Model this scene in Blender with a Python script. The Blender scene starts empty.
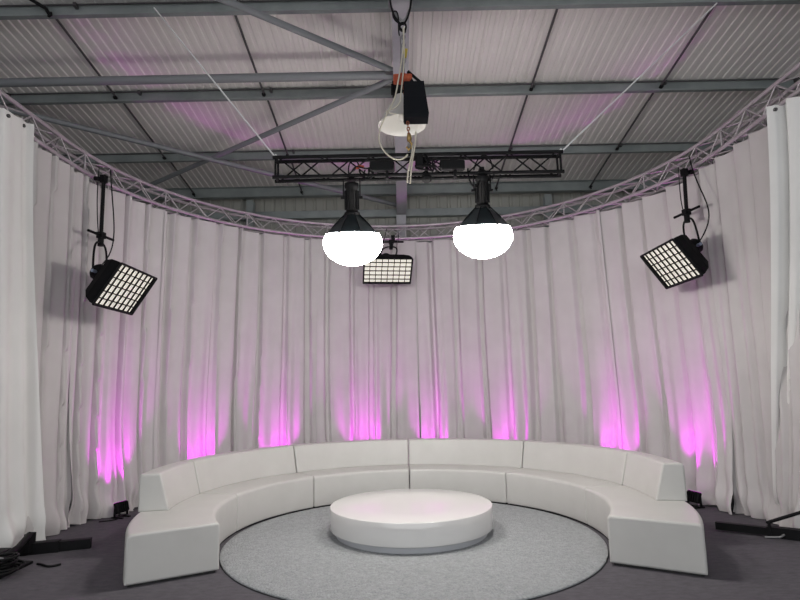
import bpy, math, random
import numpy as np
from mathutils import Vector, Matrix
random.seed(7)
PI = math.pi
COL = bpy.context.scene.collection
V = Vector

# ------------------------------------------------------------------ materials
def mat(name, color, rough=.6, metal=0., spec=.5, emit=None, strength=0.):
    m = bpy.data.materials.new(name); m.use_nodes = True
    b = m.node_tree.nodes['Principled BSDF']
    b.inputs['Base Color'].default_value = (*color, 1)
    b.inputs['Roughness'].default_value = rough
    b.inputs['Metallic'].default_value = metal
    b.inputs['Specular IOR Level'].default_value = spec
    if emit:
        b.inputs['Emission Color'].default_value = (*emit, 1)
        b.inputs['Emission Strength'].default_value = strength
    return m

def noisy(m, c0, c1, scale, detail=4, bump=0., bscale=None, dist=.01, rough=.6, stretch=None):
    """mix two colours with object-space noise and add a fine bump"""
    nt = m.node_tree; n = nt.nodes; l = nt.links; b = n['Principled BSDF']
    tc = n.new('ShaderNodeTexCoord'); src = tc.outputs['Object']
    if stretch:
        mp = n.new('ShaderNodeMapping'); mp.inputs['Scale'].default_value = stretch
        l.new(src, mp.inputs['Vector']); src = mp.outputs['Vector']
    t = n.new('ShaderNodeTexNoise'); t.inputs['Scale'].default_value = scale
    t.inputs['Detail'].default_value = detail; t.inputs['Roughness'].default_value = rough
    l.new(src, t.inputs['Vector'])
    r = n.new('ShaderNodeValToRGB')
    r.color_ramp.elements[0].color = (*c0, 1); r.color_ramp.elements[0].position = .3
    r.color_ramp.elements[1].color = (*c1, 1); r.color_ramp.elements[1].position = .7
    l.new(t.outputs['Fac'], r.inputs['Fac']); l.new(r.outputs['Color'], b.inputs['Base Color'])
    if bump:
        t2 = n.new('ShaderNodeTexNoise'); t2.inputs['Scale'].default_value = bscale or scale
        t2.inputs['Detail'].default_value = 3
        l.new(src, t2.inputs['Vector'])
        bp = n.new('ShaderNodeBump'); bp.inputs['Strength'].default_value = bump
        bp.inputs['Distance'].default_value = dist
        l.new(t2.outputs['Fac'], bp.inputs['Height']); l.new(bp.outputs['Normal'], b.inputs['Normal'])
    return m

M = {}
M['curtain'] = noisy(mat('white_drape_fabric', (.6,.58,.58), .9, spec=.15), (.60,.575,.575), (.66,.635,.635), 1.6, 3, .15, 260, .002)
M['curtain_front_lit'] = noisy(mat('front_lit_drape_fabric', (.7,.7,.69), .85, spec=.2), (.78,.775,.76), (.84,.835,.82), 1.2, 3, .15, 260, .002)  # drape colour lightened to stand in for extra light on the front panels
M['leather'] = noisy(mat('off_white_leatherette', (.66,.65,.61), .42), (.555,.55,.53), (.59,.585,.565), 3, 3, .12, 330, .002)
M['table'] = mat('white_gloss_lacquer', (.75,.74,.73), .09, spec=.7)
M['plinth'] = mat('grey_plinth', (.48,.49,.52), .35)
M['dark'] = mat('dark_base', (.03,.03,.03), .8)
M['rug'] = noisy(mat('grey_shag_pile', (.4,.42,.43), .95, spec=.1), (.27,.288,.298), (.55,.572,.588), 26, 8, 1., 55, .03, .85)
M['rug_edge'] = mat('dark_rug_binding', (.06,.06,.065), .9)
M['carpet'] = noisy(mat('dark_grey_carpet_tiles', (.07,.068,.075), .95, spec=.1), (.098,.092,.104), (.155,.146,.164), 9, 8, .5, 180, .01, .75, (1,2.2,1))
M['roof'] = noisy(mat('off_white_roof_sheet', (.6,.58,.57), .5), (.76,.725,.71), (.84,.805,.79), .9, 4)
M['wallsheet'] = mat('pale_wall_sheet', (.36,.36,.33), .6)
M['side'] = mat('grey_hall_wall', (.22,.22,.22), .8)
M['purlin'] = noisy(mat('galvanised_purlin_steel', (.2,.22,.23), .5, .25), (.22,.25,.25), (.31,.34,.34), 2.5, 3)
M['beam'] = noisy(mat('grey_painted_steel', (.4,.4,.43), .5), (.36,.36,.39), (.44,.44,.47), 3, 3)
M['tie'] = mat('grey_tube_steel', (.21,.22,.235), .55, .1)
M['rod'] = mat('dark_steel_rod', (.09,.085,.09), .5, .3)
M['alu'] = noisy(mat('aluminium_truss_tube', (.5,.46,.49), .4, .45), (.46,.42,.45), (.56,.52,.55), 6, 2)
M['blackmetal'] = mat('black_coated_metal', (.004,.004,.005), .6, spec=.2)
M['blackfab'] = mat('black_softbox_fabric', (.006,.006,.007), .85, spec=.15)
M['skirt'] = mat('black_ripstop_skirt', (.007,.012,.015), .42, spec=.35)
M['steel'] = mat('worn_steel', (.30,.30,.31), .45, .7)
M['wire'] = mat('pale_steel_cable', (.85,.85,.85), .6)
M['rope'] = mat('cream_rope', (.62,.58,.48), .85)
M['red'] = noisy(mat('red_orange_sling', (.5,.08,.03), .7), (.30,.035,.015), (.52,.11,.04), 30, 2)
M['rust'] = mat('rusty_chain', (.30,.09,.045), .5, .4)
M['brass'] = mat('brass_hook', (.45,.30,.11), .4, .7)
M['yellow'] = mat('yellow_tag', (.55,.42,.06), .6)
M['lampshade'] = mat('aged_white_reflector', (.62,.61,.58), .45)
M['bagfab'] = mat('black_canvas_bag', (.009,.010,.013), .9, spec=.15)
M['globe'] = mat('glowing_white_diffuser', (.8,.8,.8), .7, emit=(1,.955,.90), strength=40)
M['diffuser'] = mat('glowing_softbox_diffuser', (.75,.74,.7), .8, emit=(1,.94,.80), strength=.5)
M['lens'] = mat('glowing_magenta_lens', (.3,.02,.3), .3, emit=(1,.03,1), strength=1.2)
M['glass'] = mat('blue_grey_knob', (.25,.3,.4), .3)

# ------------------------------------------------------------------ mesh builder
def wloc(o):
    v = V((0,0,0))
    while o: v = v + o.location; o = o.parent
    return v

class MB:
    def __init__(s): s.v=[]; s.f=[]; s.sm=[]
    def add(s, vs, fs, smooth=False):
        k=len(s.v); s.v += [tuple(v) for v in vs]
        for f in fs: s.f.append(tuple(i+k for i in f)); s.sm.append(smooth)
    def box(s, c, size, R=None, bev=0.):
        hx,hy,hz = size[0]/2,size[1]/2,size[2]/2
        R = R or Matrix.Identity(3); c = V(c)
        if bev:
            vs=[];fs=[]
            # chamfered box: two stacked octagon rings per z plus inset caps
            def ring(z,ins):
                x,y=hx-ins,hy-ins; b=bev
                return [(x,-y+b,z),(x,y-b,z),(x-b,y,z),(-x+b,y,z),(-x,y-b,z),(-x,-y+b,z),(-x+b,-y,z),(x-b,-y,z)]
            rings=[ring(-hz,bev*.7),ring(-hz+bev,0),ring(hz-bev,0),ring(hz,bev*.7)]
            for r in rings: vs+=[c+R@V(p) for p in r]
            for a in range(3):
                for i in range(8):
                    j=(i+1)%8; fs.append((a*8+i,a*8+j,a*8+8+j,a*8+8+i))
            fs.append(tuple(range(7,-1,-1))); fs.append(tuple(range(24,32)))
            s.add(vs,fs); return s
        vs=[c+R@V((x*hx,y*hy,z*hz)) for z in(-1,1) for x,y in((-1,-1),(1,-1),(1,1),(-1,1))]
        s.add(vs,[(3,2,1,0),(4,5,6,7),(0,1,5,4),(1,2,6,5),(2,3,7,6),(3,0,4,7)]); return s
    def bar(s, p0, p1, w, h, up=(0,0,1)):
        p0,p1=V(p0),V(p1); d=p1-p0; L=d.length; y=d.normalized(); x=y.cross(V(up)).normalized(); z=x.cross(y)
        R=Matrix((x,y,z)).transposed(); s.box((p0+p1)/2,(w,L,h),R); return s
    def tube(s, pts, r, n=8, close=False, cap=True):
        pts=[V(p) for p in pts]; m=len(pts); vs=[];fs=[]
        up=None
        for i,p in enumerate(pts):
            if close: t=(pts[(i+1)%m]-pts[i-1]).normalized()
            else: t=(pts[min(i+1,m-1)]-pts[max(i-1,0)]).normalized()
            if up is None:
                up=V((0,0,1)) if abs(t.z)<.9 else V((1,0,0))
            x=t.cross(up).normalized(); y=x.cross(t).normalized(); up=y
            rr = r[i] if isinstance(r,(list,tuple)) else r
            vs += [p+(x*math.cos(2*PI*k/n)+y*math.sin(2*PI*k/n))*rr for k in range(n)]
        for i in range(m if close else m-1):
            a=i*n; b=((i+1)%m)*n
            for k in range(n):
                j=(k+1)%n; fs.append((a+k,a+j,b+j,b+k))
        s.add(vs,fs,True)
        if cap and not close:
            s.add(vs[:n],[tuple(range(n-1,-1,-1))]); s.add(vs[-n:],[tuple(range(n))])
        return s
    def lathe(s, prof, c=(0,0,0), n=48, R=None, mod=None, smooth=True, close=False):
        c=V(c); R=R or Matrix.Identity(3); vs=[];fs=[]
        for r,z in prof:
            for k in range(n):
                a=2*PI*k/n; q=r*(mod(a) if mod else 1)
                vs.append(c+R@V((q*math.cos(a),q*math.sin(a),z)))
        for i in range(len(prof)-1):
            for k in range(n):
                j=(k+1)%n; fs.append((i*n+k,i*n+j,i*n+n+j,i*n+n+k))
        s.add(vs,fs,smooth)
        if prof[0][0]>1e-4: s.add(vs[:n],[tuple(range(n-1,-1,-1))]) if close else None
        if prof[-1][0]>1e-4 and close: s.add(vs[-n:],[tuple(range(n))])
        return s
    def build(s, name, m, parent=None):
        off = wloc(parent) if parent else V((0,0,0))
        me=bpy.data.meshes.new(name)
        me.from_pydata([tuple(V(v)-off) for v in s.v],[],s.f)
        me.polygons.foreach_set('use_smooth', s.sm); me.update()
        me.materials.append(m)
        o=bpy.data.objects.new(name,me); COL.objects.link(o)
        if parent: o.parent=parent
        return o

def tag(o,label=None,cat=None,group=None,kind=None):
    if label: o['label']=label
    if cat: o['category']=cat
    if group: o['group']=group
    if kind: o['kind']=kind
    return o
def thing(name,loc,label,cat,group=None):
    o=bpy.data.objects.new(name,None); COL.objects.link(o); o.location=loc; o.empty_display_size=.1
    return tag(o,label,cat,group)
def arcpts(c,R,a0,a1,z,n):
    return [(c[0]+R*math.cos(math.radians(a0+(a1-a0)*i/n)),c[1]+R*math.sin(math.radians(a0+(a1-a0)*i/n)),z) for i in range(n+1)]
def basis(n,roll=0.):
    n=V(n).normalized(); w=V((0,0,1)).cross(n).normalized(); h=n.cross(w)
    return w,h,n
def bez(p0,p1,p2,p3,n=14):
    p0,p1,p2,p3=map(V,(p0,p1,p2,p3)); o=[]
    for i in range(n+1):
        t=i/n; o.append(p0*(1-t)**3+p1*3*t*(1-t)**2+p2*3*t*t*(1-t)+p3*t**3)
    return o

SC=(.085,6.284)       # sofa / rug centre
RC=(.0175,6.373)      # truss ring / curtain centre
HC=1.623
def roofz(y): return HC+5.45-.115*y

# ------------------------------------------------------------------ setting
fl=MB(); fl.box((0,2.7,-.05),(18,17.4,.1)); tag(fl.build('floor',M['carpet']),kind='structure')
rb=MB(); xs=[]; x=-9.; pitch=.125
while x<9: xs+=[(x,0),(x+.06,0),(x+.072,.014),(x+.113,.014)]; x+=pitch
vs=[]; 
for y in (-6,11.4):
    vs+=[(a,y,roofz(y)+b) for a,b in xs]
n_=len(xs); rb.add(vs,[(i,i+n_,i+n_+1,i+1) for i in range(n_-1)])
rb.box((1.2,2.7,roofz(2.7)-.004),(.014,17.4,.02),Matrix.Rotation(-math.atan(.115),3,'X'))
# outer skin closes the roof build-up
vs=[(a,y,roofz(y)+.09) for y in(-6,11.4) for a in(-9,9)]; rb.add(vs,[(0,1,3,2)])
rb.build('ceiling',M['roof'])['kind']='structure'
wb=MB(); xs=[]; x=-9.
while x<9: xs+=[(x,0),(x+.14,0),(x+.16,.02),(x+.2,.02)]; x+=.22
vs=[]
for z in (0,roofz(11.38)): vs+=[(a,11.38+b,z) for a,b in xs]
n_=len(xs); wb.add(vs,[(i,i+1,i+n_+1,i+n_) for i in range(n_-1)])
tag(wb.build('wall_back',M['wallsheet']),kind='structure')
for nm,xx in (('wall_left',-9.05),('wall_right',9.05)):
    w=MB(); w.box((xx,2.7,3.9),(.1,17.4,7.8)); tag(w.build(nm,M['side']),kind='structure')
for i,(z,h) in enumerate(((5.22,.17),(4.6,.17),(3.0,.17))):
    t=MB(); t.box((0,11.3,z),(18,.06,h)); t.box((0,11.27,z-h/2),(18,.12,.012)); tag(t.build('trim_%d'%(i+1),M['purlin']),kind='structure')

# ------------------------------------------------------------------ roof steel
PY=[4.5,6.2,7.9,9.68]
plabel=['galvanised roof purlin nearest the camera, above the top of the frame','galvanised roof purlin along the very top of the photo, nearest one in view',
        'galvanised roof purlin just behind the horizontal grey tie tube','galvanised roof purlin just above the black truss, third from the front']
for y,lb in zip(PY,plabel):
    z=roofz(y); t=thing('roof_purlin',(0,y,z-.2),lb,'roof beam','roof purlins')
    m=MB(); m.box((0,y,z-.1),(17.9,.006,.195)); m.box((0,y+.035,z-.004),(17.9,.07,.006)); m.box((0,y-.035,z-.197),(17.9,.07,.006)); m.box((0,y-.068,z-.187),(17.9,.005,.022))
    m.build('web',M['purlin'],t)
    c=MB()
    for k in range(-4,5):
        c.box((k*2.0+.1,y-.045,z-.06),(.035,.07,.05))
    c.tube([(-8.9,y-.03,z-.035),(8.9,y-.03,z-.035)],.011,6); c.build('conduit',M['rod'],t)
y=11.15; z=roofz(y); t=thing('eaves_beam',(0,y,z-.24),'deep grey eaves beam along the top of the back wall','roof beam')
m=MB(); m.box((0,y,z-.12),(17.9,.012,.23)); m.box((0,y-.06,z-.235),(17.9,.14,.01)); m.box((0,y,z-.006),(17.9,.14,.01)); m.build('web',M['purlin'],t)
def rafter(x,label,y0=-2.):
    yb=11.25; zb=lambda y: roofz(y)-.65
    t=thing('roof_rafter',(x,5,zb(5)),label,'roof beam','roof rafters')
    def slab(w,zo0,zo1,ya=y0,yb_=yb):
        vs=[(x+sx*w/2,yy,roofz(yy)-zo) for yy in(ya,yb_) for zo in(zo0,zo1) for sx in(-1,1)]
        m=MB(); m.add(vs,[(0,1,3,2),(5,4,6,7),(2,3,7,6),(1,0,4,5),(0,2,6,4),(3,1,5,7)]); return m
    slab(.2,.65,.638).build('bottom_flange',M['beam'],t); slab(.01,.638,.215).build('web',M['beam'],t); slab(.2,.215,.203).build('top_flange',M['beam'],t)
    for yy in PY[1:]:
        g=MB(); g.box((x,yy,roofz(yy)-.43),(.19,.01,.41)); g.build('stiffener',M['beam'],t)
rafter(.07,'pale grey steel rafter running down the middle of the roof above the hoist')
rafter(-6.4,'grey steel rafter outside the left curtain, where the cross braces end')
rafter(6.6,'grey steel rafter outside the right curtain')
def column(x,w,label,zt,m_):
    t=thing('steel_column',(x,11.15,0),label,'column')
    m=MB(); m.box((x,11.09,zt/2),(w,.012,zt)); m.box((x,11.24,zt/2),(w,.012,zt)); m.build('flange',m_,t)
    m=MB(); m.box((x,11.165,zt/2),(.01,.138,zt)); m.build('web',m_,t)
column(.06,.2,'pale grey steel column below the middle rafter at the back wall',5.12,M['beam'])
column(-3.08,.14,'dark steel post at the back wall, seen above the curtain left of centre',5.5,M['purlin'])
column(3.12,.14,'dark steel post at the back wall, seen above the curtain right of centre',5.5,M['purlin'])
m=MB(); m.tube([(-6.3,7.02,roofz(7.02)-.45),(-.02,7.02,roofz(7.02)-.45)],.06,10); o=m.build('tie_tube',M['tie']); tag(o,'straight horizontal grey steel tie tube meeting the middle rafter from the left','brace')
def brace(p0,p1,lb):
    m=MB(); m.tube([p0,p1],.043,10); o=m.build('cross_brace',M['tie']); tag(o,lb,'brace','roof cross braces')
bz=lambda x,y,o=.45:(x,y,roofz(y)-o)
brace(bz(-6.3,2.75),bz(-.0,6.97,.44),'grey diagonal roof brace running from the top left down to the middle rafter')
brace(bz(-.02,7.06,.47),bz(-6.3,11.1,.42),'grey diagonal roof brace falling from the middle rafter to the left behind the ring truss')
brace(bz(-6.3,7.13,.5),bz(-.0,11.1,.47),'grey diagonal roof brace crossing behind another, left of the black truss')
g=MB(); g.box((-.03,7.02,roofz(7.02)-.47),(.2,.24,.012)); tag(g.build('gusset_plate',M['rod']),'dark steel gusset plate joining tie tube and braces to the middle rafter','plate')
for x,ln in ((-4.25,'far left'),(-2.0,'inner left'),(2.05,'inner right'),(4.02,'far right')):
    for (ya,yb,bn) in ((4.5,6.2,'overhead'),(6.2,7.9,'nearest'),(7.9,9.68,'middle'),(9.68,11.15,'rearmost')):
        if bn=='overhead' : continue
        t=thing('sag_rod',(x,(ya+yb)/2,roofz((ya+yb)/2)-.12),'thin dark steel rod under the roof sheets, %s line, %s bay'%(ln,bn),'rod','roof sag rods')
        m=MB(); m.tube([(x,ya+.01,roofz(ya)-.07),(x,yb-.02,roofz(yb)-.13)],.017,6); rd=m.build('rod',M['rod'],t)
        m=MB(); m.lathe([(.001,-.0),(.03,-.0),(.03,.03),(.001,.03)],(x,yb-.065,roofz(yb)-.145),8,Matrix.Rotation(PI/2,3,'X'),smooth=False); m.tube([(x,yb-.06,roofz(yb)-.15),(x+.015,yb-.05,roofz(yb)-.19)],.012,6); m.build('nut',M['blackmetal'],rd)
t=thing('beam_clamp',(-4.2,6.1,6.16),'small black clamp hanging on the front purlin at the top left','clamp')
m=MB(); m.tube([(-4.38,6.0,6.30),(-4.2,6.06,6.2),(-4.16,6.09,6.13)],.022,8); m.build('arm',M['blackmetal'],t)
m=MB(); m.tube([(-4.19,6.1,6.13),(-4.17,6.09,6.11),(-4.14,6.09,6.13),(-4.15,6.09,6.17)],.012,6); m.build('jaw',M['blackmetal'],t)

# ------------------------------------------------------------------ ring truss
t=thing('ring_truss',(RC[0],RC[1]+4.12,4.43),'curved silver aluminium truss ring carrying the white curtains','truss')
a_s,a_e=-42,222
def pt(R_,a,z_,cx=-.03,cy=RC[1]):
    """ring path: half circle at the back, straight legs running forward on both sides"""
    r=math.radians(a)
    if a<0: return (cx+R_,cy+r*4.1,z_)
    if a>180: return (cx-R_,cy-(r-PI)*4.1,z_)
    return (cx+R_*math.cos(r),cy+R_*math.sin(r),z_)
for R_ in (4.02,4.25):
    for z_ in (4.43,4.675):
        MB().tube([pt(R_,a_s+(a_e-a_s)*i/176,z_) for i in range(177)],.024,8).build('chord',M['alu'],t)
step=3.6; nb=int((a_e-a_s)/step); rest=MB()
for i in range(nb):
    a=a_s+i*step; b=a+step; lo,hi=(4.44,4.665) if i%2 else (4.665,4.44)
    MB().tube([pt(4.02,a,lo),pt(4.02,b,hi)],.010,6).build('brace',M['alu'],t)
    rest.tube([pt(4.25,a,hi),pt(4.25,b,lo)],.010,6)
    r0,r1=(4.02,4.25) if i%2 else (4.25,4.02)
    rest.tube([pt(r0,a,4.43),pt(r1,b,4.43)],.010,6); rest.tube([pt(r1,a,4.675),pt(r0,b,4.675)],.010,6)
    if i%6==0: rest.tube([pt(4.02,a,4.44),pt(4.02,a,4.665)],.011,6)
o=rest.build('brace',M['alu'],t); o['kind']='stuff'

# ------------------------------------------------------------------ curtains
def smooth(e0,e1,x):
    t=np.clip((x-e0)/(e1-e0),0,1); return t*t*(3-2*t)
def pleats(s,L,rng,w0,w1):
    """broad flat faces parted by narrow valleys: phase in the pleat, pleat index, bounds"""
    b=[-rng.uniform(.05,.3)]
    while b[-1]<L+.4: b.append(b[-1]+rng.uniform(w0,w1))
    b=np.array(b); k=np.clip(np.searchsorted(b,s,side='right')-1,0,len(b)-2)
    return (s-b[k])/(b[k+1]-b[k]),k,b
def curtain(label,top,bot,Rt,Rb,ztop,seed,m_,flare=.10,straight=None,amp=.10,w=(.36,.50),sub=.065,group='white curtains on the ring truss'):
    rng=np.random.default_rng(seed)
    if straight:
        (tp0,tp1),(bp0,bp1)=straight; L=math.dist(bp0,bp1)*.5+math.dist(tp0,tp1)*.5
    else: L=abs(math.radians(top[1]-top[0]))*Rt
    nc=max(20,int(L/.011)); nr=74
    u=np.linspace(0,1,nc+1); zz=np.linspace(0,1,nr+1)
    U,Z=np.meshgrid(u,zz)                     # Z: 0 bottom .. 1 top
    S=U*L; lo=1-Z; ph=rng.uniform(0,6.28,8)
    ang=np.radians(top[0]+(top[1]-top[0])*U) if not straight else np.full_like(U,PI/2)
    warp=(.05*np.sin(1.5*S+ph[0]+1.6*Z)+.025*np.sin(4.3*S+ph[1]-2.4*Z))*lo
    Sw=S+warp
    t,k,b=pleats(Sw,L,rng,*w)
    h=rng.uniform(.55,1.1,len(b)+1)[k]; c=rng.uniform(.62,.78,len(b)+1)[k]
    val=smooth(c,c+.12,t)*(1-smooth(.90,1.,t))
    D=amp*h*val -.018*np.sin(PI*t) + .15*np.cos(ang)*(t-.5)*(.35+.65*Z)*(1-val)*(w[0]/.4)
    # secondary folds that gather towards the floor
    t2,k2,b2=pleats(Sw+.02*np.sin(3*Z+ph[4]),L,rng,.12,.30)
    h2=rng.uniform(.1,1.,len(b2)+1)[k2]
    D+= sub*h2*(.5-.5*np.cos(2*PI*t2**1.25))*(.22+.78*smooth(.05,.75,lo))
    D+= .020*np.sin(5.3*S+ph[2]+1.2*Z)*lo +.008*np.sin(21*S+ph[3]+2.5*Z)*lo
    D-= flare*smooth(.62,1,lo)**2 *(.5+.7*np.sin(2.3*S+ph[4])**2)
    hem=smooth(.88,1,lo); D+= hem*(.030*np.sin(29*S+ph[5])+.03*np.sin(15*S+16*Z+ph[0])+.025*np.sin(60*Z+5*S))*1.1
    # heights
    k0=k[-1]; t0=t[-1]
    zt=ztop+.02+rng.uniform(-.022,.02,len(b)+1)[k0]-.022*np.sin(PI*np.clip(t0,0,1))
    zb=.006+.03*(np.sin(13*S[0]+ph[2])*.5+.5)*(np.sin(4.3*S[0]+ph[3])*.5+.5)
    H=zb[None,:]+(zt-zb)[None,:]*Z
    if straight:
        w_=smooth(0,1,Z)*.5+Z*.5
        px=(bp0[0]+(bp1[0]-bp0[0])*U)*(1-w_)+(tp0[0]+(tp1[0]-tp0[0])*U)*w_
        py=(bp0[1]+(bp1[1]-bp0[1])*U)*(1-w_)+(tp0[1]+(tp1[1]-tp0[1])*U)*w_
        dx,dy=bp1[0]-bp0[0],bp1[1]-bp0[1]; q=math.hypot(dx,dy); nx,ny=-dy/q,dx/q
        sgn=-1 if (nx*(RC[0]-bp0[0])+ny*(RC[1]-1-bp0[1]))>0 else 1
        X=px+nx*D*sgn; Y=py+ny*D*sgn
    else:
        w_=Z
        a=np.radians((top[0]+(top[1]-top[0])*U)*w_+(bot[0]+(bot[1]-bot[0])*U)*(1-w_))
        Rr=Rt*w_+Rb*(1-w_)+D
        ar=np.clip(a,0,PI); X=RC[0]+Rr*np.cos(ar); Y=RC[1]+Rr*np.sin(ar)-np.where(a>PI,(a-PI)*4.1,0)+np.where(a<0,a*4.1,0)
    P=np.stack([X,Y,H],-1).reshape(-1,3); nw=nc+1
    m=MB(); m.v=[tuple(q) for q in P]; 
    m.f=[(r*nw+c,r*nw+c+1,(r+1)*nw+c+1,(r+1)*nw+c) for r in range(nr) for c in range(nc)]; m.sm=[True]*len(m.f)
    mid=P[nc//2]; th=thing('curtain',(mid[0],mid[1],0),label,'curtain',group)
    dr=m.build('drape',m_,th)
    if not straight:
        for bb in b[1:-1]:
            if .02<bb<L-.02:
                c=int(bb/L*nc); q=P[nr*nw+c]; aa=top[0]+(top[1]-top[0])*bb/L
                MB().tube([tuple(q-[0,0,.02]),pt(4.02,aa,4.41),pt(3.99,aa,4.44)],.006,5).build('tie',M['curtain'],dr)
    else:
        for i in range(int(L/.3)):
            c=int((.08+.3*i)/L*nc); q=P[nr*nw+c]-np.array([0,0,.05])
            MB().lathe([(.008,-.012),(.018,-.012),(.018,.012),(.008,.012)],tuple(q),10,Matrix.Rotation(PI/2,3,'Y')).build('eyelet',M['rod'],dr)
    return th
cm=M['curtain']
curtain('white curtain panel on the left, just behind the bright front left panel',(188,175),(184,170.5),4.08,4.12,4.38,11,cm,.05,amp=.07,w=(.30,.42))
curtain('white curtain panel behind the left hanging softbox, with the leftmost magenta glow',(175.2,152.3),(171,152.4),4.13,4.14,4.38,12,cm)
curtain('white curtain panel at back left, between left softbox and left lantern',(152.6,112),(152.7,112),4.10,4.12,4.38,13,cm)
curtain('white curtain panel in the back middle, behind the centre softbox',(112.2,85.4),(112.3,85.4),4.12,4.14,4.38,14,cm)
curtain('white curtain panel at back right, behind the right lantern',(85.6,36.2),(85.7,35.2),4.10,4.12,4.38,15,cm)
curtain('white curtain panel behind the right hanging softbox, with the rightmost magenta glow',(36.4,10.2),(35.5,9.3),4.14,4.14,4.38,16,cm)
curtain('white curtain panel on the right, just behind the bright front right panel',(10.4,-13),(10.9,-5),4.08,4.16,4.38,17,cm,.05,amp=.07,w=(.30,.42))
cf=M['curtain_front_lit']
curtain('brightly lit white front curtain panel cut by the left edge of the photo',None,None,0,0,4.36,21,cf,.05,(((-3.76,5.40),(-3.87,3.9)),((-3.97,6.34),(-4.35,4.7))),amp=.07,group='front curtain panels')
curtain('brightly lit white front curtain panel cut by the right edge of the photo',None,None,0,0,4.37,25,cf,.05,(((3.775,5.30),(5.0,4.38)),((4.16,6.55),(5.2,5.2))),amp=.085,w=(.22,.36),group='front curtain panels')

# ------------------------------------------------------------------ sofa
def offset_round(pts,rad,ins,ns=5):
    """convex CCW polygon inset by ins, corners filleted; constant vertex count"""
    n=len(pts); L=[]
    for i in range(n):
        a,b=V((*pts[i],0)),V((*pts[(i+1)%n],0)); d=(b-a).normalized(); nn=V((-d.y,d.x,0)); L.append((a+nn*ins,d))
    cor=[]
    for i in range(n):
        (p,d),(q,e)=L[i-1],L[i]
        cr=d.x*e.y-d.y*e.x; t=((q.x-p.x)*e.y-(q.y-p.y)*e.x)/cr; cor.append(p+d*t)
    out=[]
    for i in range(n):
        d=L[i-1][1]; e=L[i][1]; r=max(rad[i]-ins,.001); th=math.acos(max(-1,min(1,d.dot(e))))
        tl=r*math.tan(th/2); p0=cor[i]-d*tl; c=p0+V((-d.y,d.x,0))*r
        v0=p0-c
        for k in range(ns+1):
            a=th*k/ns; out.append((c.x+v0.x*math.cos(a)-v0.y*math.sin(a), c.y+v0.x*math.sin(a)+v0.y*math.cos(a)))
    return out
def sector(prof,rad,a0,a1,er,nseg):
    """sweep a rounded profile (r,z) about the sofa centre from a0 to a1 degrees with rounded ends"""
    m=MB(); rm=sum(p[0] for p in prof)/len(prof); stations=[]
    ne=5
    for k in range(ne+1):
        q=PI/2*k/ne; stations.append((a0+math.degrees(er*(1-math.sin(q))/rm),er*(1-math.cos(q))) )
    stations=[(a0+math.degrees(er*(1-math.sin(q))/rm), er*(1-math.cos(q))) for q in [PI/2*(1-k/ne) for k in range(ne+1)]]
    st=stations+[(a0+math.degrees(er/rm)+(a1-a0-2*math.degrees(er/rm))*k/nseg,0) for k in range(1,nseg)]+[(a0+a1-a,i) for a,i in reversed(stations)]
    # the first listed stations go from end face (inset er) to full section
    st=[(a0+math.degrees(er*(1-math.cos(PI/2*k/ne))/rm), er*(1-math.sin(PI/2*k/ne))) for k in range(ne+1)]+st[ne+1:-ne-1]+[(a1-math.degrees(er*(1-math.cos(PI/2*k/ne))/rm), er*(1-math.sin(PI/2*k/ne))) for k in range(ne,-1,-1)]
    rings=[]
    for a,ins in st:
        pr=offset_round(prof,rad,ins); ca,sa=math.cos(math.radians(a)),math.sin(math.radians(a))
        rings.append([(SC[0]+r*ca,SC[1]+r*sa,z) for r,z in pr])
    n=len(rings[0]); vs=[p for r in rings for p in r]
    fs=[(i*n+k,(i+1)*n+k,(i+1)*n+(k+1)%n,i*n+(k+1)%n) for i in range(len(rings)-1) for k in range(n)]
    fs=[f[::-1] for f in fs]
    m.add(vs,fs,True); m.add(rings[0],[tuple(range(n))],True); m.add(rings[-1],[tuple(range(n-1,-1,-1))],True)
    return m
SEAT=[(2.02,.022),(2.79,.022),(2.79,.43),(2.02,.43)]; SR=[.012,.012,.045,.04]
BACK=[(2.487,.425),(2.79,.425),(2.79,.793),(2.583,.793)]; BR=[.012,.012,.035,.03]
mods=[(170,210,'left end module of the curved white sofa, with an open backless seat end',(170,190.5)),
      (130,170,'curved white sofa module between left end and back, second from the left',None),
      (90,130,'curved white sofa module at the back, left of the centre seam',None),
      (50,90,'curved white sofa module at the back, right of the centre seam',None),
      (10,50,'curved white sofa module between back and right end, second from the right',None),
      (-30.5,10,'right end module of the curved white sofa, with an open backless seat end',(-10.5,10))]
for a0,a1,lb,bk in mods:
    am=math.radians((a0+a1)/2); t=thing('sofa_module',(SC[0]+2.4*math.cos(am),SC[1]+2.4*math.sin(am),0),lb,'sofa','modules of the curved white sofa')
    g=.14
    sector(SEAT,SR,a0+g,a1-g,.022,36).build('seat',M['leather'],t)
    b0,b1=bk or (a0,a1)
    sector(BACK,BR,b0+g,b1-g,.020,30).build('backrest',M['leather'],t)
    sector([(2.05,.0),(2.76,.0),(2.76,.03),(2.05,.03)],[.002]*4,a0+1,a1-1,.002,20).build('base',M['dark'],t)

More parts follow.
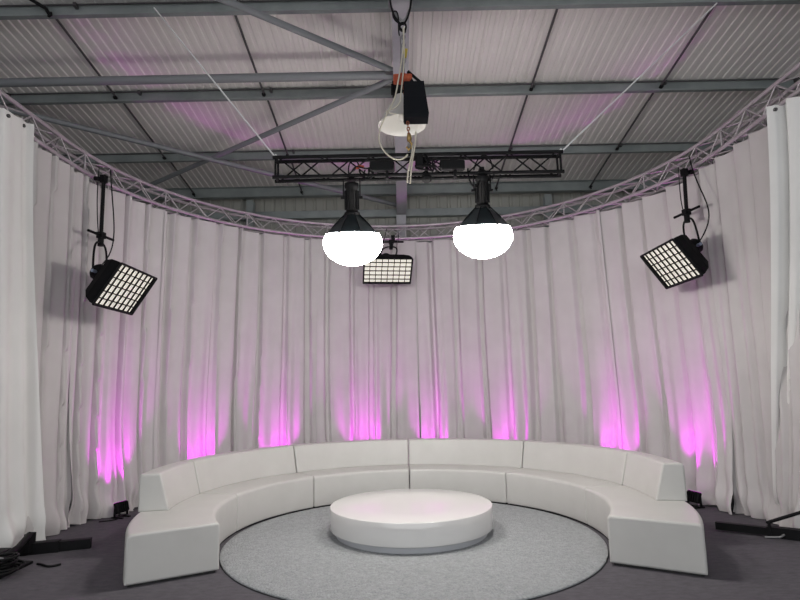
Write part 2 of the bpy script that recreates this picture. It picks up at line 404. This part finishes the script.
# ------------------------------------------------------------------ rug and table
t=thing('round_rug',(SC[0],SC[1],0),'large round light grey shag rug inside the curved sofa','rug')
m=MB(); m.lathe([(1.972,.004),(1.976,.014),(1.968,.021),(1.9,.022),(1.2,.022),(.6,.022),(.001,.022)],(SC[0],SC[1],0),160); m.build('pile',M['rug'],t)
m=MB(); m.lathe([(1.95,.0005),(1.979,.0005),(1.98,.006),(1.968,.010)],(SC[0],SC[1],0),160); m.build('binding',M['rug_edge'],t)
TC=(.078,6.483)
t=thing('coffee_table',(TC[0],TC[1],.022),'low round white gloss coffee table in the middle of the grey rug','table')
m=MB(); m.lathe([(.001,.092),(.86,.092),(.893,.092),(.9,.099),(.9,.312),(.897,.318),(.89,.32),(.5,.32),(.001,.32)],(TC[0],TC[1],0),160)
m.build('drum',M['table'],t)
m=MB(); m.lathe([(.835,.0225),(.835,.093)],(TC[0],TC[1],0),120); m.build('plinth',M['plinth'],t)

# ------------------------------------------------------------------ lanterns
def lantern(x,y,z,label):
    t=thing('lantern_light',(x,y,z+.75),label,'lantern light','lantern lights under the black truss'); c=(x,y,z); pv=V((x,y,z+.46)); RX=Matrix.Rotation(.19,3,'X')
    def tip(m): m.v=[tuple(pv+RX@(V(q)-pv)) for q in m.v]; return m
    prof=[(max(.001,.313*math.cos(q)),-.025+.240*math.sin(q)) for q in [-PI/2+(PI/2+.42)*i/16 for i in range(17)]]
    m=MB(); m.lathe(prof,c,48,mod=lambda a:1-.018*abs(math.sin(4*a))**6); tip(m).build('globe',M['globe'],t)
    m=MB(); m.lathe([(.277,.070),(.279,.082),(.255,.105),(.19,.168),(.115,.236),(.075,.276)],c,8,Matrix.Rotation(.39,3,'Z'),smooth=False); sk=tip(m).build('skirt',M['skirt'],t)
    m=MB()
    for k in range(8):
        a=k*PI/4+.39; m.tube([(x+.276*math.cos(a),y+.276*math.sin(a),z+.07),(x+.19*math.cos(a),y+.19*math.sin(a),z+.174),(x+.08*math.cos(a),y+.08*math.sin(a),z+.282)],.006,5); m.box((x+.281*math.cos(a),y+.281*math.sin(a),z+.07),(.014,.02,.02),Matrix.Rotation(a,3,'Z'))
    tip(m).build('rib',M['blackmetal'],sk)
    m=MB(); m.lathe([(.06,.268),(.082,.272),(.082,.30),(.066,.31)],c,24,close=True); tip(m).build('mount_ring',M['blackmetal'],t)
    m=MB(); m.lathe([(.001,.31),(.062,.31),(.062,.55),(.074,.56),(.074,.61),(.05,.62),(.001,.62)],c,24)
    for k in range(10):
        a=2*PI*k/10; m.box((x+.068*math.cos(a),y+.068*math.sin(a),z+.43),(.02,.008,.2),Matrix.Rotation(a,3,'Z'))
    hd=tip(m).build('lamp_head',M['blackmetal'],t)
    m=MB()
    for s in (-1,1): m.bar((x+s*.088,y,z+.46),(x+s*.088,y,z+.66),.012,.035,(0,1,0)); 
    m.bar((x-.094,y,z+.66),(x+.094,y,z+.66),.035,.012); m.build('yoke',M['blackmetal'],t)
    for s in (-1,1):
        MB().tube([(x+s*.08,y,z+.46),(x+s*.115,y,z+.46)],.016,8).build('knob',M['blackmetal'],hd)
    m=MB(); m.box((x,y+.03,z+.685),(.05,.13,.05)); m.build('clamp',M['blackmetal'],t)
    return t
LZ=(3.145,3.195)
lantern(-.49,5.65,LZ[0],'glowing white lantern light with black skirt, left of the two')
lantern(.897,5.65,LZ[1],'glowing white lantern light with black skirt, right of the two')

# ------------------------------------------------------------------ black straight truss
t=thing('straight_truss',(.22,5.65,3.82),'short straight black truss hung on a chain hoist above the sofa','truss')
X0,X1=-1.32,1.76
for y_ in (5.59,5.71):
    for z_ in (4.045,3.825): MB().tube([(X0,y_,z_),(X1,y_,z_)],.021,8).build('chord',M['blackmetal'],t)
xs_=[X0+.06+i*.245 for i in range(13)]
for j,y_ in enumerate((5.59,5.71)):
    for i in range(12):
        a,b=(3.83,4.04) if (i+j)%2 else (4.04,3.83)
        MB().tube([(xs_[i],y_,a),(xs_[i+1],y_,b)],.0085,6).build('brace',M['blackmetal'],t)
for xx in (X0+.03,X1-.03):
    m=MB()
    for y_ in (5.59,5.71): m.tube([(xx,y_,3.83),(xx,y_,4.04)],.012,6)
    for z_ in (3.825,4.045): m.tube([(xx,5.59,z_),(xx,5.71,z_)],.012,6)
    m.build('end_frame',M['blackmetal'],t)
for p0,p1,lb in (((-1.29,5.65,4.05),(-2.93,6.14,6.24),'thin pale steel cable rising left from the black truss'),((1.74,5.65,4.05),(3.93,6.14,6.15),'thin pale steel cable rising right from the black truss')):
    tt=thing('steel_cable',p1,lb,'cable','guy cables of the black truss'); MB().tube([p0,p1],.0095,6).build('strand',M['wire'],tt); m=MB(); m.tube([(p0[0],5.585,4.07),(p0[0],5.65,4.078),(p0[0],5.715,4.07)],.012,6); m.build('end_loop',M['wire'],tt)
for x_,lb,sx in ((-.16,'black ballast box on the black truss, left of the hoist hook',.05),(.572,'black ballast box on the black truss, right of the hoist hook',.03)):
    tt=thing('ballast_box',(x_,5.52,3.83),lb,'power supply','ballast boxes on the black truss')
    m=MB(); m.box((x_,5.52,3.885),(.26,.09,.10),bev=.012); m.build('case',M['blackmetal'],tt)
    m=MB(); m.box((x_+sx,5.53,3.80),(.03,.04,.075)); m.box((x_,5.56,3.91),(.05,.06,.14)); m.build('bracket',M['blackmetal'],tt)
    m=MB(); m.tube(bez((x_-.13,5.5,3.87),(x_-.22,5.48,3.83),(x_-.25,5.5,3.95),(x_-.32,5.56,3.86)),.008,6); m.build('lead',M['blackmetal'],tt)
tt=thing('floodlight',(.31,5.62,3.8),'small black flood lamp under the middle of the black truss','lamp')
m=MB(); m.lathe([(.001,-.035),(.03,-.033),(.05,-.015),(.055,.01),(.055,.03),(.02,.04)],(.31,5.62,3.78),20); m.build('housing',M['blackmetal'],tt)
m=MB(); m.box((.31,5.605,3.93),(.03,.04,.27)); m.build('bracket',M['blackmetal'],tt)
tt=thing('cable_bundle',(.3,5.55,3.87),'tangled black cables on the black truss beside the hoist hook','cable')
m=MB(); rr=random.Random(3)
for i in range(9):
    a=(rr.uniform(.17,.30),rr.uniform(5.50,5.56),rr.uniform(3.83,4.06)); b=(rr.uniform(.25,.45),rr.uniform(5.50,5.56),rr.uniform(3.82,3.98))
    m.tube(bez(a,(a[0]+rr.uniform(-.06,.1),5.5,a[2]-rr.uniform(.0,.12)),(b[0]+rr.uniform(-.08,.08),5.5,b[2]+rr.uniform(.0,.14)),b),.009,6)
m.build('leads',M['blackmetal'],tt)
m=MB(); m.box((.235,5.56,3.96),(.09,.08,.14),bev=.012); m.build('connector_box',M['blackmetal'],tt)
tt=thing('power_cable',(-.40,5.54,3.84),'looped black cable with red plug above the left lantern','cable')
m=MB(); m.tube(bez((-.5,5.6,3.78),(-.56,5.5,3.95),(-.42,5.5,4.05),(-.40,5.54,3.89)),.008,6); m.tube(bez((-.40,5.54,3.86),(-.36,5.5,3.72),(-.26,5.5,3.70),(-.25,5.53,3.87)),.009,6); m.tube(bez((-.34,5.54,3.86),(-.38,5.5,3.74),(-.28,5.5,3.72),(-.30,5.53,3.87)),.009,6); m.build('lead',M['blackmetal'],tt)
m=MB(); m.tube([(-.43,5.54,3.885),(-.40,5.53,3.90),(-.35,5.53,3.895)],.016,8); m.build('plug',M['red'],tt)
tt=thing('power_cable',(.8,5.54,3.84),'looped black cable above the right lantern','cable')
m=MB(); m.tube(bez((.74,5.55,3.86),(.72,5.5,3.62),(.86,5.5,3.58),(.85,5.6,3.76)),.009,6); m.tube(bez((.8,5.54,3.84),(.85,5.5,4.05),(.98,5.5,4.02),(1.0,5.55,3.85)),.008,6); m.tube(bez((.9,5.6,3.84),(1.04,5.5,3.85),(1.03,5.5,3.68),(.94,5.62,3.76)),.008,6); m.build('lead',M['blackmetal'],tt)

# ------------------------------------------------------------------ hoist, rope, high bay lamp
zr=roofz(5.5)-.65
t=thing('chain_hoist',(.09,5.5,4.85),'red chain hoist with black canvas chain bag hanging from the middle rafter','hoist')
m=MB(); m.box((.075,5.52,4.875),(.10,.10,.10),bev=.02); m.lathe([(.001,-.1),(.05,-.1),(.055,-.08),(.055,.08),(.05,.1),(.001,.1)],(.075,5.52,4.87),20,Matrix.Rotation(PI/2,3,'Y')); m.build('motor_body',M['red'],t)
m=MB(); m.tube([(.085,5.52,4.94),(.085,5.52,5.02),(.06,5.52,5.06),(.075,5.52,5.10),(.11,5.52,5.08)],.014,8); m.build('top_hook',M['steel'],t)
m=MB(); m.box((.105,5.515,5.17),(.05,.02,.1),Matrix.Rotation(.15,3,'Y')); m.build('tag',M['yellow'],t)
def chain(p0,p1,m,lk=.045,r=.006,wd=.014):
    p0,p1=V(p0),V(p1); d=(p1-p0); n=int(d.length/(lk*.72)); d=d.normalized(); ax=d.cross(V((0,1,0))).normalized(); ay=d.cross(ax)
    for i in range(n):
        c=p0+(p1-p0)*((i+.5)/n); s=ax if i%2 else ay
        q=[c+d*(math.cos(k*PI/4)*lk/2)+s*(math.sin(k*PI/4)*wd) for k in range(8)]; m.tube(q,r,5,close=True)
m=MB(); chain((.085,5.5,4.81),(.13,5.52,4.22),m); lc=m.build('load_chain',M['rust'],t)
m=MB(); m.lathe([(.001,-.04),(.022,-.035),(.026,0),(.02,.04),(.001,.045)],(.13,5.52,4.2),14); m.tube([(.13,5.52,4.17),(.155,5.53,4.14),(.155,5.53,4.10),(.125,5.54,4.08),(.10,5.54,4.11)],.012,8); m.build('load_hook',M['brass'],lc)
m=MB(); m.tube([(.13,5.58,4.07),(.13,5.545,4.11),(.13,5.60,4.13),(.13,5.70,4.07)],.01,6); m.build('shackle',M['steel'],t)
vs=[];bb=MB()
for z_,xa,xb,ya,yb in ((4.80,.085,.30,5.44,5.56),(4.75,.082,.302,5.43,5.57),(4.6,.078,.318,5.41,5.59),(4.42,.075,.340,5.405,5.6),(4.385,.085,.335,5.42,5.585)):
    vs+=[(xa,ya,z_),(xb,ya,z_),(xb,yb,z_),(xa,yb,z_)]
fs=[(i*4+k,i*4+(k+1)%4,i*4+4+(k+1)%4,i*4+4+k) for i in range(4) for k in range(4)]; fs=[f[::-1] for f in fs]+[(19,18,17,16)]
bb.add(vs,fs); b_=bb.build('chain_bag',M['bagfab'],t)
m=MB(); m.bar((.13,5.5,4.95),(.275,5.47,4.79),.008,.03); m.bar((.12,5.5,4.92),(.19,5.47,4.79),.008,.03); m.build('bag_strap',M['bagfab'],b_)
t=thing('round_sling',(.07,5.53,5.3),'steel sling and black shackle looped round the middle rafter','sling')
m=MB(); m.tube([(-.045,5.55,zr+.30),(-.05,5.55,zr-.03),(.05,5.53,zr-.20),(.09,5.52,zr-.24),(.13,5.53,zr-.20),(.19,5.55,zr-.03),(.185,5.55,zr+.30)],.016,8); m.build('sling_loop',M['steel'],t)
m=MB(); m.tube([(.09+.035*math.cos(k*PI/5),5.50,5.47+.05*math.sin(k*PI/5)) for k in range(10)],.012,6,close=True); m.tube([(.06,5.5,5.44),(.12,5.5,5.41)],.016,6); m.build('shackle',M['blackmetal'],t)
m=MB(); chain((.095,5.52,5.43),(.09,5.52,5.06),m,.06,.008,.018); m.build('hanging_chain',M['steel'],t)
t=thing('power_cable',(-.04,5.5,5.5),'black cables draped along both edges of the middle rafter above the hoist','cable')
m=MB()
m.tube([(-.045,4.0,roofz(4.)-.66),(-.045,4.8,roofz(4.8)-.67),(-.045,5.3,roofz(5.3)-.68)]+bez((-.045,5.4,5.75),(-.03,5.45,5.55),(.04,5.45,5.5),(.08,5.47,5.47),8),.011,6)
m.tube([(.185,4.0,roofz(4.)-.66),(.185,4.8,roofz(4.8)-.67),(.185,5.3,roofz(5.3)-.68)]+bez((.185,5.4,5.72),(.17,5.45,5.6),(.14,5.45,5.52),(.10,5.47,5.48),8),.011,6)
m.tube(bez((.1,5.46,5.47),(-.02,5.42,5.45),(-.05,5.42,5.62),(.02,5.42,5.6)),.008,6); m.tube(bez((.02,5.42,5.6),(.06,5.42,5.55),(.03,5.44,5.45),(.05,5.46,5.34)),.008,6)
m.build('lead',M['blackmetal'],t)
t=thing('rope',(.06,5.47,5.0),'cream rope hanging in loops beside the chain hoist down to the black truss','rope')
m=MB(); m.tube(bez((.10,5.47,5.45),(.10,5.45,5.2),(.05,5.43,4.9),(-.005,5.42,4.63),10)[:-1]+bez((-.005,5.42,4.63),(-.06,5.40,4.4),(-.30,5.38,4.2),(-.12,5.42,4.0),12)[:-1]+bez((-.12,5.42,4.0),(-.05,5.44,3.92),(.05,5.45,3.9),(.11,5.48,4.0),8),.0085,6)
m.tube(bez((.09,5.47,5.43),(.12,5.45,5.1),(.07,5.42,4.8),(.04,5.42,4.55),10)[:-1]+bez((.04,5.42,4.55),(-.02,5.40,4.42),(-.24,5.41,4.46),(.0,5.42,4.42),8),.0075,6)
m.tube(bez((.20,5.48,4.25),(.20,5.47,4.05),(.14,5.47,3.95),(.13,5.47,3.68),10),.009,6); m.tube(bez((.16,5.48,4.1),(.17,5.47,3.98),(.11,5.46,3.9),(.10,5.46,3.69),10),.009,6)
m.build('strand',M['rope'],t)
LX,LY,LZ0=.066,6.05,4.60
t=thing('high_bay_lamp',(LX,LY,4.98),'unlit bell shaped high bay lamp hanging behind the chain hoist','lamp')
out=[(.085,.36),(.10,.32),(.135,.27),(.195,.16),(.245,.07),(.278,.005),(.284,0)]
m=MB(); m.lathe(out+[(.274,.004),(.238,.075),(.188,.165),(.127,.27),(.001,.3)],(LX,LY,LZ0),64); m.build('shade',M['lampshade'],t)
m=MB(); m.lathe([(.001,.36),(.08,.36),(.105,.375),(.105,.53),(.09,.56),(.03,.57),(.001,.57)],(LX,LY,LZ0),28)
for k in range(12):
    a=k*PI/6; m.box((LX+.112*math.cos(a),LY+.112*math.sin(a),LZ0+.455),(.02,.008,.14),Matrix.Rotation(a,3,'Z'))
m.build('gear_housing',M['blackmetal'],t)
m=MB(); m.tube([(LX,LY,LZ0+.56),(LX,LY,roofz(LY)-.65)],.008,6); m.tube([(LX+.03*math.cos(k*PI/4),LY,LZ0+.60+.03*math.sin(k*PI/4)) for k in range(8)],.007,6,close=True); m.build('hanger',M['steel'],t)
m=MB(); m.lathe([(.001,.06),(.035,.07),(.045,.12),(.04,.18),(.025,.24),(.022,.29)],(LX,LY,LZ0),20); m.build('bulb',M['lampshade'],t)

# ------------------------------------------------------------------ softboxes
def softbox(c,n,label,W=.91,H=.55,depth=.31,pole=None):
    c=V(c); w,h,n=basis(n); R=Matrix((w,h,n)).transposed(); g=lambda x,y,z:c+w*x+h*y+n*z
    t=thing('softbox_light',tuple(g(0,0,-depth)),label,'softbox light','hanging softboxes with grids')
    def rect(a,b,z,cut=.0): return [g(-a,-b,z),g(a,-b,z),g(a,b,z),g(-a,b,z)]
    m=MB(); rings=[rect(W/2,H/2,0),rect(W/2,H/2,-.05),rect(W/2*.90,H/2*.93,-.15),rect(W/2*.70,H/2*.76,-.25),rect(.17,.13,-depth)]
    vs=[p for r in rings for p in r]; m.add(vs,[(i*4+k,i*4+4+k,i*4+4+(k+1)%4,i*4+(k+1)%4) for i in range(4) for k in range(4)]+[(16,19,18,17)])
    fb=m.build('fabric_body',M['blackfab'],t)
    m=MB(); m.add(rect(W/2-.012,H/2-.012,-.035),[(0,1,2,3)]); m.build('diffuser',M['diffuser'],fb)
    m=MB(); nx,ny=8,6
    for i in range(1,nx): m.box(g(-W/2+W*i/nx,0,-.012),(.011,H-.02,.018),R)
    for j in range(1,ny): m.box(g(0,-H/2+H*j/ny,-.012),(W-.02,.011,.018),R)
    m.build('grid',M['blackfab'],fb)
    m=MB(); q=[g(sx*(W/2),sy*(H/2),0) for sx,sy in((-1,-1),(1,-1),(1,1),(-1,1))]
    for k in range(4): m.tube([q[k],q[(k+1)%4]],.014,6)
    m.build('rim',M['blackmetal'],fb)
    m=MB(); m.lathe([(.001,-.18),(.075,-.18),(.09,-.165),(.09,-.05),(.13,-.03),(.13,.0),(.11,.012)],g(0,0,-depth),24,R)
    for k in range(6): m.lathe([(.092,0),(.102,.006),(.102,.014),(.092,.02)],g(0,0,-depth-.155+k*.018),24,R)
    hd=m.build('lamp_head',M['blackmetal'],t)
    for s in(-1,1): MB().tube([g(s*.085,0,-depth-.10),g(s*.17,0,-depth-.10)],.02,10).build('knob',M['glass'],hd)
    # yoke: U bracket rising to the pole clamp
    hub=g(0,0,-depth-.10); top=V(pole[1]); s0=hub+w*.155; s1=hub-w*.155
    ex=(top-hub); m=MB(); m.tube([s0]+bez(s0,s0+ex*.75,top+w*.15-ex*.02,top,8)[1:],.013,8); m.tube([s1]+bez(s1,s1+ex*.75,top-w*.15-ex*.02,top,8)[1:],.013,8); m.build('yoke',M['blackmetal'],t)
    # drop pole is a thing of its own
    p0,p1=V(pole[0]),V(pole[1]); a=math.atan2(p0.y-RC[1],p0.x-RC[0]); tg=V((-math.sin(a),math.cos(a),0))
    d=thing('drop_pole',tuple(p0),pole[2],'pole','drop poles holding the softboxes')
    MB().tube([p0,p1+V((0,0,.03))],.024,10).build('pole',M['blackmetal'],d)
    m=MB(); m.box(p0+V((0,0,.0)),(.07,.07,.10),Matrix.Rotation(a,3,'Z')); m.tube([p0+V((.06*math.cos(a),.06*math.sin(a),.01)),p0+V((.13*math.cos(a),.13*math.sin(a),.02))],.03,8); m.build('truss_clamp',M['blackmetal'],d)
    bz_=p1+V((0,0,.09)); m=MB(); m.tube([bz_-tg*.24,bz_+tg*.24],.018,8); m.build('crossbar',M['blackmetal'],d)
    m=MB(); m.box(bz_,(.08,.08,.08),Matrix.Rotation(a,3,'Z')); m.tube([p1+V((0,0,.06)),p1+V((0,0,-.05))],.036,10); m.build('clamp',M['blackmetal'],d)
    # supply cable
    k=thing('power_cable',tuple(p0),pole[3],'cable','softbox supply cables')
    m=MB(); e=g(0,0,-depth-.17); s=pole[4]
    m.tube(bez(p0+tg*s*.12+V((0,0,.18)),p0+tg*s*.22-V((0,0,.5)),e+tg*s*.5+V((0,0,.35)),e,18),.008,6); m.tube(bez(p0-tg*s*.10+V((0,0,.12)),p0-tg*s*.12-V((0,0,.3)),p1-tg*s*.1+V((0,0,.3)),p1-tg*s*.03,12),.006,6); m.build('lead',M['blackmetal'],k)
softbox((-3.31,6.63,2.83),(.84,.0,-.54),'black softbox with glowing gridded front hanging in front of the left curtain',pole=((-3.83,6.90,4.36),(-3.79,6.85,3.50),'black drop pole under the ring truss above the left softbox','thin black cable behind the left softbox',-1))
softbox((-.21,9.78,3.66),(.09,-.70,-.71),'black softbox with glowing gridded front hanging at the back between the lanterns',W=.86,H=.53,pole=((-.11,10.25,4.40),(-.15,10.2,4.22),'short black drop pole under the ring truss above the back softbox','thin black cable behind the back softbox',1))
softbox((3.485,7.02,3.09),(-.82,.0,-.57),'black softbox with glowing gridded front hanging in front of the right curtain',pole=((3.83,7.08,4.36),(3.80,7.07,3.72),'black drop pole under the ring truss above the right softbox','thin black cable looping behind the right softbox',-1))

# ------------------------------------------------------------------ uplights
def uplight(a,label,power):
    ar=math.radians(a); R=Matrix.Rotation(ar,3,'Z'); o=V((RC[0]+3.89*math.cos(ar),RC[1]+3.89*math.sin(ar),0)); g=lambda x,y,z:o+R@V((x,y,z))
    t=thing('floor_uplight',tuple(o),label,'uplight','magenta floor uplights along the curtain')
    tilt=Matrix.Rotation(math.radians(16),3,'Y'); RR=R@tilt; hc=V((0,0,.13))
    m=MB(); m.box(g(0,0,.13),(.07,.19,.14),RR,bev=.012)
    for k in range(5): m.box(o+R@(hc+tilt@V((-.043,-.07+.035*k,0))),(.02,.008,.11),RR)
    hs=m.build('housing',M['blackmetal'],t)
    m=MB(); m.box(o+R@(hc+tilt@V((.004,0,.068))),(.05,.16,.008),RR); m.build('lens',M['lens'],hs)
    m=MB(); 
    for s in(-1,1): m.bar(g(0,s*.105,.02),g(0,s*.105,.14),.03,.008,(0,1,0) if False else tuple(R@V((0,1,0))))
    m.bar(g(0,-.11,.02),g(0,.11,.02),.03,.008); m.build('bracket',M['blackmetal'],t)
    m=MB(); m.bar(g(-.09,-.06,.008),g(.09,-.06,.008),.03,.014); m.bar(g(-.09,.06,.008),g(.09,.06,.008),.03,.014); m.build('foot',M['blackmetal'],t)
    m=MB(); m.tube(bez(g(-.03,.05,.07),g(-.12,.12,.0),g(-.1,.2,.02),g(.05,.3,.012)),.007,6); m.build('lead',M['blackmetal'],t)
    for q,deg,pw,tl in ((-1,44,.42,.21),(0,27,.36,.19),(1,44,.42,.21)):
        L=bpy.data.lights.new('magenta_beam','SPOT'); L.energy=power*pw; L.color=(1,.0,1); L.spot_size=math.radians(deg); L.spot_blend=1.; L.shadow_soft_size=.02
        lo=bpy.data.objects.new('magenta_beam',L); COL.objects.link(lo); lo.parent=t
        pos=g(0,q*.05,0)+R@(hc+tilt@V((.004,0,.09))); lo.location=pos-o
        d=(R@V((tl,q*.22,1.))).normalized(); lo.rotation_euler=d.to_track_quat('-Z','Y').to_euler()
    return t
ul=[(162.3,'small black floor uplight left of the sofa, throwing magenta on the curtain'),(16.6,'small black floor uplight right of the sofa, throwing magenta on the curtain')]
UP=165
for a,lb in ul: uplight(a,lb,UP)
for a in (141.6,122.5,100.6,81.8,63,36): uplight(a,'small black floor uplight hidden behind the white sofa, aimed up the curtain',UP)

# ------------------------------------------------------------------ floor hardware at the edges
t=thing('truss_stand',(3.7,6.12,0),'black truss stand leg with slanted strut on the carpet at right','stand','truss stands on the floor')
m=MB(); m.bar((3.39,6.36,.055),(3.80,6.06,.055),.07,.075); m.build('leg',M['blackmetal'],t)
m=MB(); m.bar((3.77,6.085,.055),(4.3,5.70,.055),.095,.10); m.build('sleeve',M['blackmetal'],t)
m=MB(); m.tube([(3.79,6.06,.15),(4.22,5.72,.40)],.017,8); m.build('strut',M['blackmetal'],t)
m=MB(); m.box((3.785,6.06,.09),(.022,.105,.12),Matrix.Rotation(-.63,3,'Z')); m.tube([(3.75,6.03,.15),(3.82,6.09,.15)],.014,8); m.build('hinge',M['blackmetal'],t)
m=MB(); m.tube([(3.70,6.02,.012),(3.83,5.98,.018),(3.86,5.95,.05)],.012,6); m.build('locking_pin',M['steel'],t)
t=thing('truss_stand',(-3.7,5.8,0),'black truss stand foot with flat leg sticking out below the left curtain','stand','truss stands on the floor')
m=MB(); m.bar((-3.31,6.17,.05),(-3.90,5.96,.05),.08,.095); m.build('leg',M['blackmetal'],t)
m=MB(); m.bar((-3.58,6.07,.055),(-3.92,5.95,.055),.10,.11); m.build('sleeve',M['blackmetal'],t)
m=MB(); m.tube([(-3.82,5.94,.20),(-3.74,5.66,.15),(-3.70,5.35,.12)],.03,8); m.build('strut',M['blackmetal'],t)
m=MB(); m.box((-3.82,5.95,.12),(.06,.10,.18)); m.build('hinge',M['blackmetal'],t)
m=MB(); m.box((-3.80,5.42,.012),(.42,.5,.024)); m.build('base_plate',M['blackmetal'],t)
m=MB(); m.box((-3.86,5.50,.09),(.20,.26,.14),bev=.015); m.build('socket',M['blackmetal'],t)
t=thing('cable_coil',(-3.66,5.28,.03),'heap of black coiled cable at the bottom left corner of the floor','cable')
m=MB(); rr=random.Random(5)
for i in range(9):
    R_=rr.uniform(.09,.17); cx,cy=-3.66+rr.uniform(-.04,.05),5.27+rr.uniform(-.05,.06); z0=.04+i*.014; tl=rr.uniform(-.3,.3)
    m.tube([(cx+R_*math.cos(k*PI/9),cy+R_*math.sin(k*PI/9),z0+.015+.04*tl*math.cos(k*PI/9)) for k in range(18)],.011,6,close=True)
m.build('loops',M['blackmetal'],t)
m=MB(); m.tube([(-3.60,5.22,.17),(-3.57,5.20,.175)],.014,8); m.build('plug',M['steel'],t)
m=MB(); m.tube(bez((-3.52,5.62,.008),(-3.42,5.60,.012),(-3.36,5.45,.008),(-3.27,5.58,.012)),.011,6); tag(m.build('cable_end',M['blackmetal']),'short loose end of black cable on the carpet at bottom left','cable')

# ------------------------------------------------------------------ world, camera
w=bpy.data.worlds.new('hall_daylight'); bpy.context.scene.world=w; w.use_nodes=True
bg=w.node_tree.nodes['Background']; bg.inputs[0].default_value=(.955,.98,1.0,1); bg.inputs[1].default_value=1.45
cam=bpy.data.cameras.new('camera'); co=bpy.data.objects.new('camera',cam); COL.objects.link(co)
cam.sensor_fit='HORIZONTAL'; cam.sensor_width=36; cam.lens=555*36/800; cam.clip_start=.05; cam.clip_end=100
co.matrix_world=Matrix.Translation((0,0,HC))@Matrix.Rotation(PI/2+.1532,4,'X')@Matrix.Rotation(-.0199,4,'Z')
sc=bpy.context.scene; sc.camera=co
sc.view_settings.view_transform='Standard'; sc.view_settings.look='None'; sc.view_settings.gamma=1; sc.view_settings.use_curve_mapping=False
sc.view_settings.exposure=.10
sc.cycles.sample_clamp_indirect=6
